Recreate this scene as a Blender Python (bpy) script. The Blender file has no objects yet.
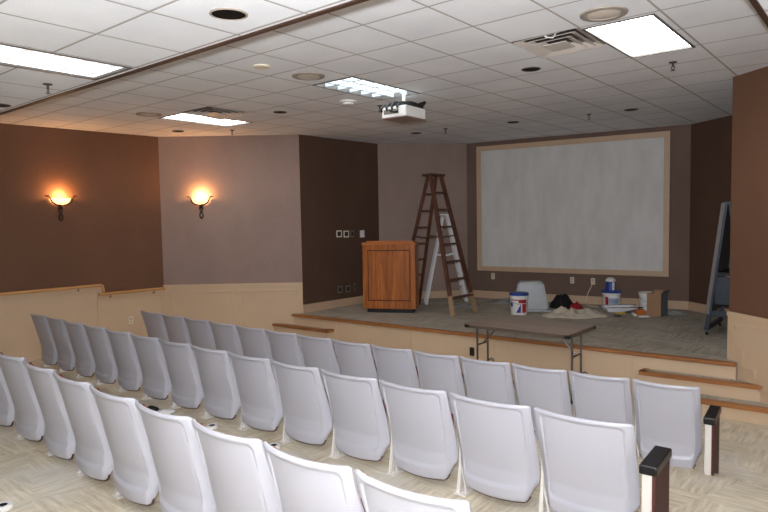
import bpy, bmesh, math, random
from math import sin, cos, pi, radians, hypot, atan2, sqrt
from mathutils import Vector, Matrix, noise
random.seed(7)
C = bpy.context.scene.collection
CAMZ = 2.18
HF = 3.665      # main ceiling
HN = 3.36       # lowered ceiling
ZS = 0.52       # stage
T2, T3 = 0.11, 0.32

# ------------------------------------------------------------------ materials
def new_mat(name):
    m = bpy.data.materials.new(name); m.use_nodes = True
    nt = m.node_tree; b = nt.nodes['Principled BSDF']
    return m, nt, b
def lin(c):
    def f(v):
        v /= 255.0
        return v/12.92 if v <= .04045 else ((v+.055)/1.055)**2.4
    return (f(c[0]), f(c[1]), f(c[2]), 1)
def coords(nt, scale=(1, 1, 1), rot=(0, 0, 0)):
    tc = nt.nodes.new('ShaderNodeTexCoord'); mp = nt.nodes.new('ShaderNodeMapping')
    mp.inputs['Scale'].default_value = scale; mp.inputs['Rotation'].default_value = rot
    nt.links.new(tc.outputs['Object'], mp.inputs['Vector'])
    return mp.outputs['Vector']
def ntex(nt, vec, scale, detail=3, rough=.6):
    n = nt.nodes.new('ShaderNodeTexNoise'); n.inputs['Scale'].default_value = scale
    n.inputs['Detail'].default_value = detail; n.inputs['Roughness'].default_value = rough
    nt.links.new(vec, n.inputs['Vector']); return n.outputs['Fac']
def ramp(nt, fac, c0, c1, p0=.3, p1=.7):
    r = nt.nodes.new('ShaderNodeValToRGB')
    r.color_ramp.elements[0].position = p0; r.color_ramp.elements[0].color = c0
    r.color_ramp.elements[1].position = p1; r.color_ramp.elements[1].color = c1
    nt.links.new(fac, r.inputs['Fac']); return r.outputs['Color']
def bump(nt, b, fac, strength=.2, dist=.01):
    n = nt.nodes.new('ShaderNodeBump'); n.inputs['Strength'].default_value = strength; n.inputs['Distance'].default_value = dist
    nt.links.new(fac, n.inputs['Height']); nt.links.new(n.outputs['Normal'], b.inputs['Normal'])
def mul(nt, a, bb):
    n = nt.nodes.new('ShaderNodeMix'); n.data_type = 'RGBA'; n.blend_type = 'MULTIPLY'; n.inputs[0].default_value = 1
    nt.links.new(a, n.inputs[6]); nt.links.new(bb, n.inputs[7]); return n.outputs[2]
def mathn(nt, op, a, b=None):
    n = nt.nodes.new('ShaderNodeMath'); n.operation = op
    for i, v in enumerate((a, b)):
        if v is None: continue
        if isinstance(v, (int, float)): n.inputs[i].default_value = v
        else: nt.links.new(v, n.inputs[i])
    return n.outputs[0]
def simple(name, c, rough=.5, metal=0., var=.08, scale=6., spec=.5):
    m, nt, b = new_mat(name); v = coords(nt)
    k = lin(c); f = ntex(nt, v, scale)
    col = ramp(nt, f, tuple(x*(1-var) for x in k[:3])+(1,), tuple(min(1, x*(1+var)) for x in k[:3])+(1,))
    nt.links.new(col, b.inputs['Base Color'])
    b.inputs['Roughness'].default_value = rough; b.inputs['Metallic'].default_value = metal
    b.inputs['Specular IOR Level'].default_value = spec
    return m
def wallpaper(name, c):
    m, nt, b = new_mat(name); k = lin(c)
    f1 = ntex(nt, coords(nt, (30, 30, 240)), 1.0, 2)
    f2 = ntex(nt, coords(nt, (240, 240, 20)), 1.0, 2)
    f3 = ntex(nt, coords(nt, (1, 1, .6)), 1.6, 2)
    s = mathn(nt, 'MULTIPLY', mathn(nt, 'ADD', mathn(nt, 'ADD', f1, f2), f3), .3333)
    col = ramp(nt, s, tuple(x*.84 for x in k[:3])+(1,), tuple(x*1.16 for x in k[:3])+(1,), .36, .64)
    nt.links.new(col, b.inputs['Base Color']); b.inputs['Roughness'].default_value = .75
    b.inputs['Specular IOR Level'].default_value = .25
    bump(nt, b, mathn(nt, 'ADD', f1, f2), .25, .003)
    return m
def wood(name, dark, light, axis='Z', rough=.4, scale=1.0):
    m, nt, b = new_mat(name)
    sc = {'Z': (26, 26, 1.6), 'X': (1.6, 26, 26), 'Y': (26, 1.6, 26)}[axis]
    v = coords(nt, tuple(s*scale for s in sc))
    f = ntex(nt, v, 1.0, 5, .65)
    f2 = ntex(nt, coords(nt, tuple(s*.35*scale for s in sc)), 1.0, 2)
    s = mathn(nt, 'MULTIPLY', mathn(nt, 'ADD', f, f2), .5)
    col = ramp(nt, s, lin(dark), lin(light), .36, .64)
    nt.links.new(col, b.inputs['Base Color']); b.inputs['Roughness'].default_value = rough
    bump(nt, b, f, .12, .002)
    return m
def emit(name, c, s):
    m, nt, b = new_mat(name)
    b.inputs['Base Color'].default_value = (.8, .8, .8, 1)
    b.inputs['Emission Color'].default_value = c; b.inputs['Emission Strength'].default_value = s
    return m
def ceiling_mat(name, x0, y0, px, py):
    m, nt, b = new_mat(name)
    geo = nt.nodes.new('ShaderNodeTexCoord'); sep = nt.nodes.new('ShaderNodeSeparateXYZ')
    nt.links.new(geo.outputs['Object'], sep.inputs[0])
    def line(o, off, p):
        t = mathn(nt, 'FRACT', mathn(nt, 'DIVIDE', mathn(nt, 'SUBTRACT', o, off-50*p), p))
        d = mathn(nt, 'MULTIPLY', mathn(nt, 'ABSOLUTE', mathn(nt, 'SUBTRACT', mathn(nt, 'FRACT', mathn(nt, 'ADD', t, .5)), .5)), p)
        return d
    d = mathn(nt, 'MINIMUM', line(sep.outputs[0], x0, px), line(sep.outputs[1], y0, py))
    gap = nt.nodes.new('ShaderNodeMapRange'); gap.inputs[1].default_value = .006; gap.inputs[2].default_value = .012
    nt.links.new(d, gap.inputs[0])
    v = coords(nt)
    f = ntex(nt, v, 120, 2, .7); g = ntex(nt, v, 1.1, 2)
    col = ramp(nt, mathn(nt, 'MULTIPLY', mathn(nt, 'ADD', f, g), .5), lin((224, 227, 232)), lin((241, 243, 247)), .35, .6)
    mx = nt.nodes.new('ShaderNodeMix'); mx.data_type = 'RGBA'
    nt.links.new(gap.outputs[0], mx.inputs[0]); mx.inputs[6].default_value = lin((174, 168, 163)); nt.links.new(col, mx.inputs[7])  # grey lines paint in the shade of the gaps between tiles
    nt.links.new(mx.outputs[2], b.inputs['Base Color']); b.inputs['Roughness'].default_value = .9
    b.inputs['Specular IOR Level'].default_value = .1
    h = mathn(nt, 'ADD', gap.outputs[0], mathn(nt, 'MULTIPLY', f, .25))
    bump(nt, b, h, .3, .006)
    return m
def carpet_mat(name, lo, hi, dust=False):
    m, nt, b = new_mat(name)
    v = coords(nt)
    ch = nt.nodes.new('ShaderNodeTexChecker'); ch.inputs['Scale'].default_value = 1.9
    ch.inputs['Color1'].default_value = (0, 0, 0, 1); ch.inputs['Color2'].default_value = (1, 1, 1, 1)
    nt.links.new(coords(nt, (1, 1, 0.001), (0, 0, .35)), ch.inputs['Vector'])
    a = ntex(nt, coords(nt, (30, 3.2, 1), (0, 0, .5)), 1.0, 4, .7)
    c = ntex(nt, coords(nt, (3.2, 30, 1), (0, 0, .5)), 1.0, 4, .7)
    mx = nt.nodes.new('ShaderNodeMix'); mx.data_type = 'FLOAT'
    nt.links.new(ch.outputs['Fac'], mx.inputs[0]); nt.links.new(a, mx.inputs[2]); nt.links.new(c, mx.inputs[3])
    big = ntex(nt, v, 1.7, 2); fine = ntex(nt, v, 260, 2, .8)
    s = mathn(nt, 'ADD', mathn(nt, 'MULTIPLY', mx.outputs[0], .55), mathn(nt, 'ADD', mathn(nt, 'MULTIPLY', big, .25), mathn(nt, 'MULTIPLY', fine, .2)))
    col = ramp(nt, s, lin(lo), lin(hi), .37, .62)
    if dust:
        dn = ntex(nt, coords(nt, (1.3, 1.3, 1), (0, 0, .8)), 1.0, 5, .65)
        mr = nt.nodes.new('ShaderNodeMapRange'); mr.inputs[1].default_value = .46; mr.inputs[2].default_value = .72; mr.inputs[4].default_value = .75
        nt.links.new(dn, mr.inputs[0]); m2 = nt.nodes.new('ShaderNodeMix'); m2.data_type = 'RGBA'
        nt.links.new(mr.outputs[0], m2.inputs[0]); nt.links.new(col, m2.inputs[6]); m2.inputs[7].default_value = lin((214, 212, 206)); col = m2.outputs[2]
    nt.links.new(col, b.inputs['Base Color']); b.inputs['Roughness'].default_value = .95
    b.inputs['Specular IOR Level'].default_value = .05
    bump(nt, b, fine, .5, .006)
    return m
def screen_mat():
    m, nt, b = new_mat('primed_screen')
    f = ntex(nt, coords(nt, (4, 4, 1.4)), 1.0, 3, .55)
    col = ramp(nt, f, lin((202, 202, 199)), lin((214, 214, 213)), .35, .65)
    nt.links.new(col, b.inputs['Base Color']); b.inputs['Roughness'].default_value = .7
    return m
def translucent(name, c, a, rough=.25):
    m, nt, b = new_mat(name)
    b.inputs['Base Color'].default_value = lin(c); b.inputs['Alpha'].default_value = a; b.inputs['Roughness'].default_value = rough
    f = ntex(nt, coords(nt), 14); bump(nt, b, f, .3, .01)
    return m

M = {}
M['brown'] = wallpaper('brown_grasscloth', (108, 78, 60))
M['dark'] = wallpaper('dark_brown_grasscloth', (88, 66, 54))
M['taupe'] = wallpaper('taupe_grasscloth', (150, 130, 122))
M['mid'] = wallpaper('mid_brown_grasscloth', (116, 95, 85))
M['beige'] = simple('beige_paint', (204, 178, 148), .5, var=.04, scale=2)
M['beige_trim'] = simple('tan_trim_paint', (196, 168, 140), .45, var=.04)
M['oak_trim'] = wood('oak_trim', (128, 78, 40), (176, 118, 66), 'X', .45)
M['rail_wood'] = wood('handrail_oak', (178, 128, 76), (206, 160, 104), 'Y', .4)
M['strip'] = simple('brown_edge_strip', (66, 43, 30), .5)
M['ceil'] = ceiling_mat('ceiling_tiles', -2.583, 3.677, .61, .61)
M['ceil_low'] = ceiling_mat('low_ceiling_tiles', -3.26, 2.53, .62, .60)
M['carpet'] = carpet_mat('streaked_carpet', (182, 168, 142), (234, 225, 204), True)
M['stage_carpet'] = carpet_mat('stage_carpet', (146, 138, 124), (198, 192, 178))
M['shell'] = simple('grey_shell_plastic', (183, 183, 192), .38, var=.015, scale=3)
M['standard'] = simple('white_enamel', (222, 218, 212), .35, var=.03)
M['maroon'] = simple('maroon_upholstery', (128, 66, 56), .85, var=.15, scale=60)
M['piping'] = simple('dark_seat_edge', (84, 58, 48), .6)
M['arm'] = simple('black_armrest_plastic', (24, 24, 26), .35)
M['endwood'] = wood('dark_end_panel_wood', (58, 24, 19), (88, 40, 31), 'Z', .6)
M['podium'] = wood('podium_oak', (128, 66, 24), (190, 114, 50), 'Z', .4, 2.2)
M['podium_edge'] = wood('podium_edge_oak', (160, 88, 38), (198, 122, 58), 'X', .4)
M['groove'] = simple('dark_groove', (86, 40, 16), .6)
M['black'] = simple('black_plastic', (18, 18, 19), .5)
M['ladder'] = wood('old_ladder_wood', (70, 42, 32), (104, 66, 50), 'Z', .6)
M['ladder_foot'] = wood('pale_worn_wood', (140, 112, 84), (170, 142, 110), 'Z', .7)
M['steel'] = simple('grey_steel', (120, 118, 116), .35, .9)
M['alu'] = simple('aluminium', (240, 241, 245), .3, .15, var=.02)
M['tabletop'] = wood('table_laminate', (126, 106, 92), (146, 126, 110), 'X', .35, .6)
M['tabledge'] = simple('table_edge_band', (92, 80, 70), .5)
M['white'] = simple('white_plastic', (232, 231, 228), .4, var=.02)
M['blue'] = simple('blue_plastic', (36, 66, 150), .4)
M['red'] = simple('red_print', (170, 34, 44), .5)
M['lightblue'] = simple('pale_blue_print', (150, 168, 196), .5)
M['cardboard'] = simple('cardboard', (158, 124, 96), .85, var=.08)
M['greyside'] = simple('grey_board', (98, 106, 114), .7)
M['orange'] = simple('orange_plastic', (190, 104, 36), .5)
M['yellow'] = simple('yellow_plastic', (210, 176, 50), .5)
M['cloth'] = simple('drop_cloth_canvas', (196, 184, 168), .95, var=.12, scale=9)
M['blackcloth'] = simple('black_fabric', (16, 15, 17), .9, var=.3, scale=20)
M['redcloth'] = simple('red_fabric', (150, 26, 34), .9)
M['clear'] = translucent('clear_plastic_film', (205, 208, 210), .45)
M['bin'] = translucent('cloudy_bin_plastic', (180, 186, 192), .72, .3)
M['easel'] = simple('dark_blue_steel', (58, 66, 76), .4, .3)
M['easel_board'] = simple('grey_board_edge', (112, 106, 104), .5)
M['chrome'] = simple('chrome', (210, 210, 212), .15, 1.)
M['iron'] = simple('bronze_iron', (58, 40, 30), .45, .6)
M['screen'] = screen_mat()
M['baseplate'] = simple('projector_underside', (150, 128, 122), .5)
M['speaker'] = simple('speaker_beige', (152, 142, 132), .6)
M['speakerc'] = simple('speaker_mesh', (206, 196, 184), .7)
M['holeblack'] = simple('lamp_recess', (10, 9, 9), .6, spec=.1)
M['metal'] = simple('diffuser_metal', (206, 198, 190), .4, .1)
M['dkmetal'] = simple('sprinkler_metal', (74, 68, 64), .4, .6)
M['plate'] = simple('ivory_plate', (226, 216, 196), .4)
M['whiteplate'] = simple('white_plate', (236, 232, 240), .4)
M['socket'] = simple('ivory_socket', (176, 164, 142), .5)
M['greyplate'] = simple('dull_plate', (120, 112, 100), .5)
M['duct'] = simple('duct_dark', (96, 86, 80), .8)
M['frame_light'] = simple('troffer_frame', (84, 80, 76), .4)
M['louver'] = simple('silver_louver', (196, 204, 210), .3, .2)
LS = 10.5; FLASH = 440
M['lamp_near'] = emit('lit_diffuser_prismatic', (.97, .98, 1, 1), 1.25)
M['lamp_bar'] = emit('diffuser_bar', (1, 1, 1, 1), .62)
M['lamp'] = emit('lit_diffuser', (1, .97, .94, 1), LS)
M['lamp_mid'] = emit('lit_diffuser_cool', (.90, .97, 1, 1), 5.0)
m_, nt_, b_ = new_mat('glowing_amber_glass')
b_.inputs['Base Color'].default_value = (.9, .7, .4, 1)
f_ = ntex(nt_, coords(nt_), 9)
nt_.links.new(ramp(nt_, f_, (1, .42, .12, 1), (1, .62, .28, 1)), b_.inputs['Emission Color']); b_.inputs['Emission Strength'].default_value = 3.2
M['amber'] = m_

# ------------------------------------------------------------------ mesh helpers
def obj(name, bm, mat, parent=None, smooth=False, loc=None):
    me = bpy.data.meshes.new(name)
    bmesh.ops.recalc_face_normals(bm, faces=bm.faces)
    bm.to_mesh(me); bm.free()
    mats = mat if isinstance(mat, (list, tuple)) else [mat]
    for k in mats: me.materials.append(M[k])
    if smooth:
        for p in me.polygons: p.use_smooth = True
    o = bpy.data.objects.new(name, me); C.objects.link(o)
    if parent is not None: o.parent = parent
    if loc is not None: o.location = loc
    return o
def tag(o, label, cat, group=None):
    o['label'] = label; o['category'] = cat
    if group: o['group'] = group
    return o
def thing(name, label, cat, loc=(0, 0, 0), rz=0., group=None):
    o = bpy.data.objects.new(name, None); C.objects.link(o); o.empty_display_size = .1
    o.location = loc; o.rotation_euler = (0, 0, rz)
    return tag(o, label, cat, group)
def struct(name, bm, mat, parent=None, smooth=False):
    o = obj(name, bm, mat, parent, smooth)
    if parent is None: o['kind'] = 'structure'
    return o
def box(bm, lo, hi, bevel=0., mtx=None, mi=0):
    x0, y0, z0 = lo; x1, y1, z1 = hi
    vs = [bm.verts.new(p) for p in ((x0, y0, z0), (x1, y0, z0), (x1, y1, z0), (x0, y1, z0), (x0, y0, z1), (x1, y0, z1), (x1, y1, z1), (x0, y1, z1))]
    fs = [bm.faces.new([vs[i] for i in q]) for q in ((3, 2, 1, 0), (4, 5, 6, 7), (0, 1, 5, 4), (1, 2, 6, 5), (2, 3, 7, 6), (3, 0, 4, 7))]
    for f in fs: f.material_index = mi
    if mtx is not None:
        for v in vs: v.co = mtx @ v.co
    if bevel > 0:
        es = {e for f in fs for e in f.edges}
        bmesh.ops.bevel(bm, geom=list(es), offset=bevel, segments=2, affect='EDGES', profile=.5)
    return bm
def B(lo, hi, bevel=0., mtx=None):
    return box(bmesh.new(), lo, hi, bevel, mtx)
def prism(bm, pts, z0, z1):
    a = [bm.verts.new((p[0], p[1], z0)) for p in pts]; b = [bm.verts.new((p[0], p[1], z1)) for p in pts]
    n = len(pts); bm.faces.new(a[::-1]); bm.faces.new(b)
    for i in range(n): bm.faces.new((a[i], a[(i+1) % n], b[(i+1) % n], b[i]))
    return bm
def tube(bm, pts, r, seg=10, close=False):
    pts = [Vector(p) for p in pts]; rings = []
    rr = r if isinstance(r, (list, tuple)) else [r]*len(pts)
    ref = Vector((0, 0, 1))
    for i, p in enumerate(pts):
        d = (pts[min(i+1, len(pts)-1)]-pts[max(i-1, 0)]).normalized()
        if abs(d.dot(ref)) > .95: ref = Vector((1, 0, 0)) if abs(d.x) < .9 else Vector((0, 1, 0))
        s = d.cross(ref).normalized(); u = s.cross(d).normalized(); ref = u
        rings.append([bm.verts.new(p+(s*cos(2*pi*k/seg)+u*sin(2*pi*k/seg))*rr[i]) for k in range(seg)])
    for a, b in zip(rings, rings[1:]):
        for k in range(seg): bm.faces.new((a[k], a[(k+1) % seg], b[(k+1) % seg], b[k]))
    bm.faces.new(rings[0][::-1]); bm.faces.new(rings[-1])
    return bm
def bar(bm, a, b, w, d, side):
    """rectangular bar from a to b, w wide along `side`, d deep across it"""
    a = Vector(a); b = Vector(b); ax = (b-a).normalized(); s = Vector(side); s = (s-ax*s.dot(ax)).normalized(); t = ax.cross(s)
    q = [(s*w/2*i+t*d/2*j) for i, j in ((-1, -1), (1, -1), (1, 1), (-1, 1))]
    va = [bm.verts.new(a+k) for k in q]; vb = [bm.verts.new(b+k) for k in q]
    bm.faces.new(va[::-1]); bm.faces.new(vb)
    for i in range(4): bm.faces.new((va[i], va[(i+1) % 4], vb[(i+1) % 4], vb[i]))
    return bm
def lathe(bm, prof, seg=32, c=(0, 0, 0), cap=True, a0=0., a1=2*pi):
    full = abs(a1-a0-2*pi) < 1e-6; n = seg if full else seg+1; rings = []
    for r, z in prof:
        rings.append([bm.verts.new((c[0]+r*cos(a0+(a1-a0)*k/seg), c[1]+r*sin(a0+(a1-a0)*k/seg), c[2]+z)) for k in range(n)])
    for a, b in zip(rings, rings[1:]):
        for k in range(seg if full else seg):
            k2 = (k+1) % n if full else k+1
            bm.faces.new((a[k], a[k2], b[k2], b[k]))
    if cap and full:
        bm.faces.new(rings[0][::-1]); bm.faces.new(rings[-1])
    return bm
def smooth_by(o, deg=35):
    me = o.data
    for p in me.polygons: p.use_smooth = True
    bm = bmesh.new(); bm.from_mesh(me)
    for e in bm.edges:
        if len(e.link_faces) == 2 and e.calc_face_angle(0) > radians(deg): e.smooth = False
    bm.to_mesh(me); bm.free(); return o
def dup(root, loc, rz, label, group=None, sx=None):
    r = root.copy(); C.objects.link(r); r.location = loc; r.rotation_euler = (0, 0, rz); r['label'] = label
    if group: r['group'] = group
    if sx: r.scale = (sx, 1, 1)
    for ch in list(root.children):
        c = ch.copy(); C.objects.link(c); c.parent = r
        for g in list(ch.children):
            d = g.copy(); C.objects.link(d); d.parent = c
    return r

# ------------------------------------------------------------------ room plan
c0 = (-11.08, -9.0); c1 = (-9.97, 5.967); c2 = (-8.086, 7.542); c3 = (-8.012, 9.601); c4 = (-6.788, 10.972)
c5 = (-2.678, 11.455); c6 = (-1.41, 10.40); r6 = (-1.41, 7.827); r7 = (-0.29, 6.855); r8 = (0.55, 6.13); r9 = (0.55, -9.0)
cx, cy = -4.7, 5.0
def out_n(a, b):
    d = Vector((b[0]-a[0], b[1]-a[1])); n = Vector((d.y, -d.x)).normalized()
    m = Vector(((a[0]+b[0])/2, (a[1]+b[1])/2))
    if n.dot(m-Vector((cx, cy))) < 0: n = -n
    return n
def wall_slab(a, b, z0, z1, t0, t1, ea=0., eb=0.):
    """slab along a->b between offsets t0..t1 along the outward normal"""
    n = out_n(a, b) if not isinstance(t0, tuple) else None
    d = Vector((b[0]-a[0], b[1]-a[1])).normalized()
    A = Vector(a)-d*ea; Bv = Vector(b)+d*eb
    return prism(bmesh.new(), [A+n*t0, Bv+n*t0, Bv+n*t1, A+n*t1], z0, z1)
TH = .1
struct('wall_left', wall_slab(c0, c1, -.3, 3.8, 0, TH, .1, .03), 'brown')
struct('wall_left_corner', wall_slab(c1, c2, -.3, 3.8, 0, TH, .0, 0.), 'taupe')
struct('wall_stage_left', prism(bmesh.new(), [c2, c3, (c3[0]-TH, c3[1]+.04), (c2[0]-TH, c2[1]+.03)], -.3, 3.8), 'dark')
struct('wall_stage_left_corner', wall_slab(c3, c4, -.3, 3.8, 0, TH, 0, .02), 'taupe')
struct('wall_stage_back', wall_slab(c4, c5, -.3, 3.8, 0, TH, .02, .02), 'mid')
struct('wall_stage_right_corner', wall_slab(c5, c6, -.3, 3.8, 0, TH, 0, .1), 'dark')
struct('wall_stage_right', prism(bmesh.new(), [c6, r6, (r6[0]+.13, r6[1]-.01), (c6[0]+TH, c6[1])], -.3, 3.8), 'dark')
struct('wall_right_corner', prism(bmesh.new(), [(r6[0], r6[1]), r8, (r8[0]+.1, r8[1]+.1), (r6[0]+.1, r6[1]+.12)], -.3, 3.8), 'brown')
struct('wall_right', B((r8[0], r9[1]-.1, -.3), (r8[0]+.1, r8[1]+.08, 3.8)), 'brown')
struct('wall_back', B((-11.3, -9.1, -.3), (.65, -9.0, 3.8)), 'brown')

# floors -----------------------------------------------------------
struct('floor', B((-10.6, 4.9, -.3), (1.0, 9.0, 0)), 'carpet')
struct('floor_middle_tier', prism(bmesh.new(), [(-10.6, 2.6), (1., 2.6), (1., 5.42), (-10.6, 5.12)], -.3, T2), 'carpet')
struct('floor_upper_tier', B((-11.3, -9.1, -.3), (1., 2.65, T3)), 'carpet')
SA = (-8.43, 7.335); SB = (-1.05, 7.64)            # front line of the stage
stage_poly = [(-8.12, 7.40), (-1.30, 7.68), (-1.2, 10.6), (-2.6, 11.6), (-6.9, 11.2), (-8.1, 9.7), (-8.1, 7.56)]
struct('floor_stage', prism(bmesh.new(), stage_poly, .30, ZS), 'stage_carpet')
sd = Vector((SB[0]-SA[0], SB[1]-SA[1])).normalized(); sn = Vector((sd.y, -sd.x))    # sn points to the seats
def sp(t, o): # point along the front line (metres from SA) with offset towards the seats
    p = Vector(SA)+sd*t+sn*o; return (p.x, p.y)
SL = (Vector(SB)-Vector(SA)).length
# front apron with raised rails so the panels read as recessed
E0, E1 = .30, SL-.25
bm = bmesh.new()
prism(bm, [sp(E0, .0), sp(E1, .0), sp(E1, -.055), sp(E0, -.055)], -.05, ZS-.045)
ap = struct('wall_stage_front', bm, 'beige')
bm = bmesh.new()
for za, zb in ((.44, .455), (.06, .08)): prism(bm, [sp(1.3, .007), sp(6.05, .007), sp(6.05, .0005), sp(1.3, .0005)], za, zb)
for t in (1.3, 2.72, 2.80, 4.2, 4.28, 6.035):
    prism(bm, [sp(t, .007), sp(t+.015, .007), sp(t+.015, .0005), sp(t, .0005)], .0801, .4399)
obj('panel_moulding', bm, 'beige', ap)
bm = bmesh.new()
prism(bm, [sp(E0-.02, .028), sp(E1, .028), sp(E1, -.055), sp(E0-.02, -.055)], ZS-.034, ZS+.004)
struct('trim_1', bm, 'oak_trim')
# steps to the stage
def step(name, poly, z, front, mat='beige'):
    o = struct(name, prism(bmesh.new(), poly, .0, z-.04), mat)
    a, b2, c_, d_ = poly
    obj('tread_carpet', prism(bmesh.new(), poly, z-.0395, z), 'stage_carpet', o)
    return o
def nosing(o, pts, z, w=.07):
    bm = bmesh.new()
    for a, b2 in zip(pts, pts[1:]):
        d = (Vector(b2)-Vector(a)).normalized(); n = Vector((d.y, -d.x))
        prism(bm, [Vector(a)+n*.022-d*.02, Vector(b2)+n*.022+d*.02, Vector(b2)-n*w+d*.02, Vector(a)-n*w-d*.02], z-.04, z+.004)
    obj('nosing', bm, 'oak_trim', o)
o = step('stage_step_left_side', [(-8.49, 7.19), (-7.20, 7.24), (-7.20, 7.378), (-8.38, 7.33)], .34, None); nosing(o, [(-8.47, 7.19), (-7.20, 7.24), (-7.20, 7.37)], .34)
o = step('stage_step_right_side', [(-2.24, 7.42), (-1.03, 7.49), (-1.0, 7.636), (-2.24, 7.585)], .34, None); nosing(o, [(-2.24, 7.58), (-2.24, 7.42), (-1.03, 7.49)], .34, .05)
o = step('stage_step_lower', [(-2.22, 7.19), (-.70, 7.26), (-.72, 7.498), (-2.22, 7.412)], .17, None); nosing(o, [(-2.22, 7.40), (-2.22, 7.19), (-.72, 7.259)], .17, .06)

# ceilings -----------------------------------------------------------
def holed_ceiling(name, rect, holes, z, mat):
    xs = sorted({rect[0], rect[2]} | {h[0] for h in holes} | {h[2] for h in holes}); ys = sorted({rect[1], rect[3]} | {h[1] for h in holes} | {h[3] for h in holes})
    bm = bmesh.new(); V = {}
    def v(x, y):
        if (x, y) not in V: V[(x, y)] = bm.verts.new((x, y, z))
        return V[(x, y)]
    for x0, x1 in zip(xs, xs[1:]):
        for y0, y1 in zip(ys, ys[1:]):
            mx_, my_ = (x0+x1)/2, (y0+y1)/2
            if any(h[0] < mx_ < h[2] and h[1] < my_ < h[3] for h in holes): continue
            bm.faces.new((v(x0, y0), v(x0, y1), v(x1, y1), v(x1, y0)))
    r = bmesh.ops.extrude_face_region(bm, geom=bm.faces[:])
    for e in r['geom']:
        if isinstance(e, bmesh.types.BMVert): e.co.z += .1
    return struct(name, bm, mat)
gx = lambda a: -2.583+.61*a
gy = lambda b: 3.677+.61*b
W2 = .61
PF = (-8.17, 4.90, -7.56, 6.10); PM = (gx(-4), gy(2), gx(-3), gy(4)); PR = (gx(1), gy(2)+.04, gx(2)-.05, gy(4)+.06)
GR = (gx(0), gy(2), gx(1)-.01, gy(3)); GL = (-7.50, 4.86, -6.91, 5.47)
holed_ceiling('ceiling', (-10.6, 2.60, -.64, 11.8), [PF, PM, PR, GR, GL], HF, 'ceil')
PN = [(-5.12, 1.30, -4.52, 2.515)]
holed_ceiling('ceiling_low', (-11.3, -9.1, -.6, 2.6), PN, HN, 'ceil_low')
struct('ceiling_low_right', B((-.64, -9.1, HN), (.7, 7.4, HN+.1)), 'ceil_low')
struct('trim_2', B((-10.4, 2.56, HN-.010), (-.62, 2.601, HF+.05)), 'strip')
struct('trim_3', B((-.652, 2.6, HN-.010), (-.62, 7.15, HF+.05)), 'strip')

# wainscot, rails, baseboards ---------------------------------------
WZ = 1.065
def panelled(name, a, b, z0, z1, panels, flip=1):
    """wainscot on the inner face of wall a->b; panels = (t0,t1,zlo,zhi) raised mouldings"""
    n = -out_n(a, b); d = (Vector(b)-Vector(a)).normalized(); A = Vector(a)
    def P(t, o): p = A+d*t+n*o; return (p.x, p.y)
    L = (Vector(b)-A).length
    o = struct(name, prism(bmesh.new(), [P(0, .001), P(L, .001), P(L, .016), P(0, .016)], z0, z1), 'beige')
    bm = bmesh.new(); prism(bm, [P(0, .016), P(L, .016), P(L, .03), P(0, .03)], z1-.05, z1-.002); obj('cap_rail', bm, 'beige', o)
    for t0, t1, za, zb in panels:
        bm = bmesh.new(); w = .028
        for (ta, tb, zc, zd) in ((t0, t1, za, za+w), (t0, t1, zb-w, zb), (t0, t0+w, za+w, zb-w), (t1-w, t1, za+w, zb-w)):
            prism(bm, [P(ta, .016), P(tb, .016), P(tb, .030), P(ta, .030)], zc, zd)
        obj('panel_moulding', bm, 'beige', o)
    return o
L12 = (Vector(c2)-Vector(c1)).length
panelled('trim_4', c1, c2, 0, WZ, [(.07, 1.22, .2, WZ-.12), (1.32, L12-.06, .2, WZ-.12)])
Lr = (Vector(r8)-Vector(r6)).length
o5 = panelled('trim_5', r6, r8, 0, WZ, [])
n5 = -out_n(r6, r8); d5 = (Vector(r8)-Vector(r6)).normalized()
def P5(t, o): p = Vector(r6)+d5*t+n5*o; return (p.x, p.y)
bm = bmesh.new()
for t0, t1, za, zb in ((.09, .118, .65, .95), (.118, 1.9, .922, .95), (.118, .22, .65, .678), (.22, .248, .47, .678), (.248, .40, .47, .498), (.40, .428, .28, .498), (.428, 1.9, .28, .308)):
    prism(bm, [P5(t0, .016), P5(t1, .016), P5(t1, .030), P5(t0, .030)], za, zb)
obj('panel_moulding', bm, 'beige', o5)
n01 = -out_n(c0, c1); d01 = (Vector(c1)-Vector(c0)).normalized(); A0 = Vector(c0); L01 = (Vector(c1)-A0).length
def PL(y, o):
    t = (y-c0[1])/d01.y; p = A0+d01*t+n01*o; return (p.x, p.y)
bm = bmesh.new()
prism(bm, [PL(-8.9, .001), PL(4.86, .001), PL(4.86, .016), PL(-8.9, .016)], 0, 1.14)
prism(bm, [PL(4.86, .001), PL(5.95, .001), PL(5.95, .016), PL(4.86, .016)], 0, .99)
o = struct('trim_6', bm, 'beige')
bm = bmesh.new()
for y in (4.80, 5.90, 3.3): prism(bm, [PL(y, .016), PL(y+.09, .016), PL(y+.09, .024), PL(y, .024)], 0, 1.13 if y < 4.85 else .97)
obj('stile', bm, 'beige', o)
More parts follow.
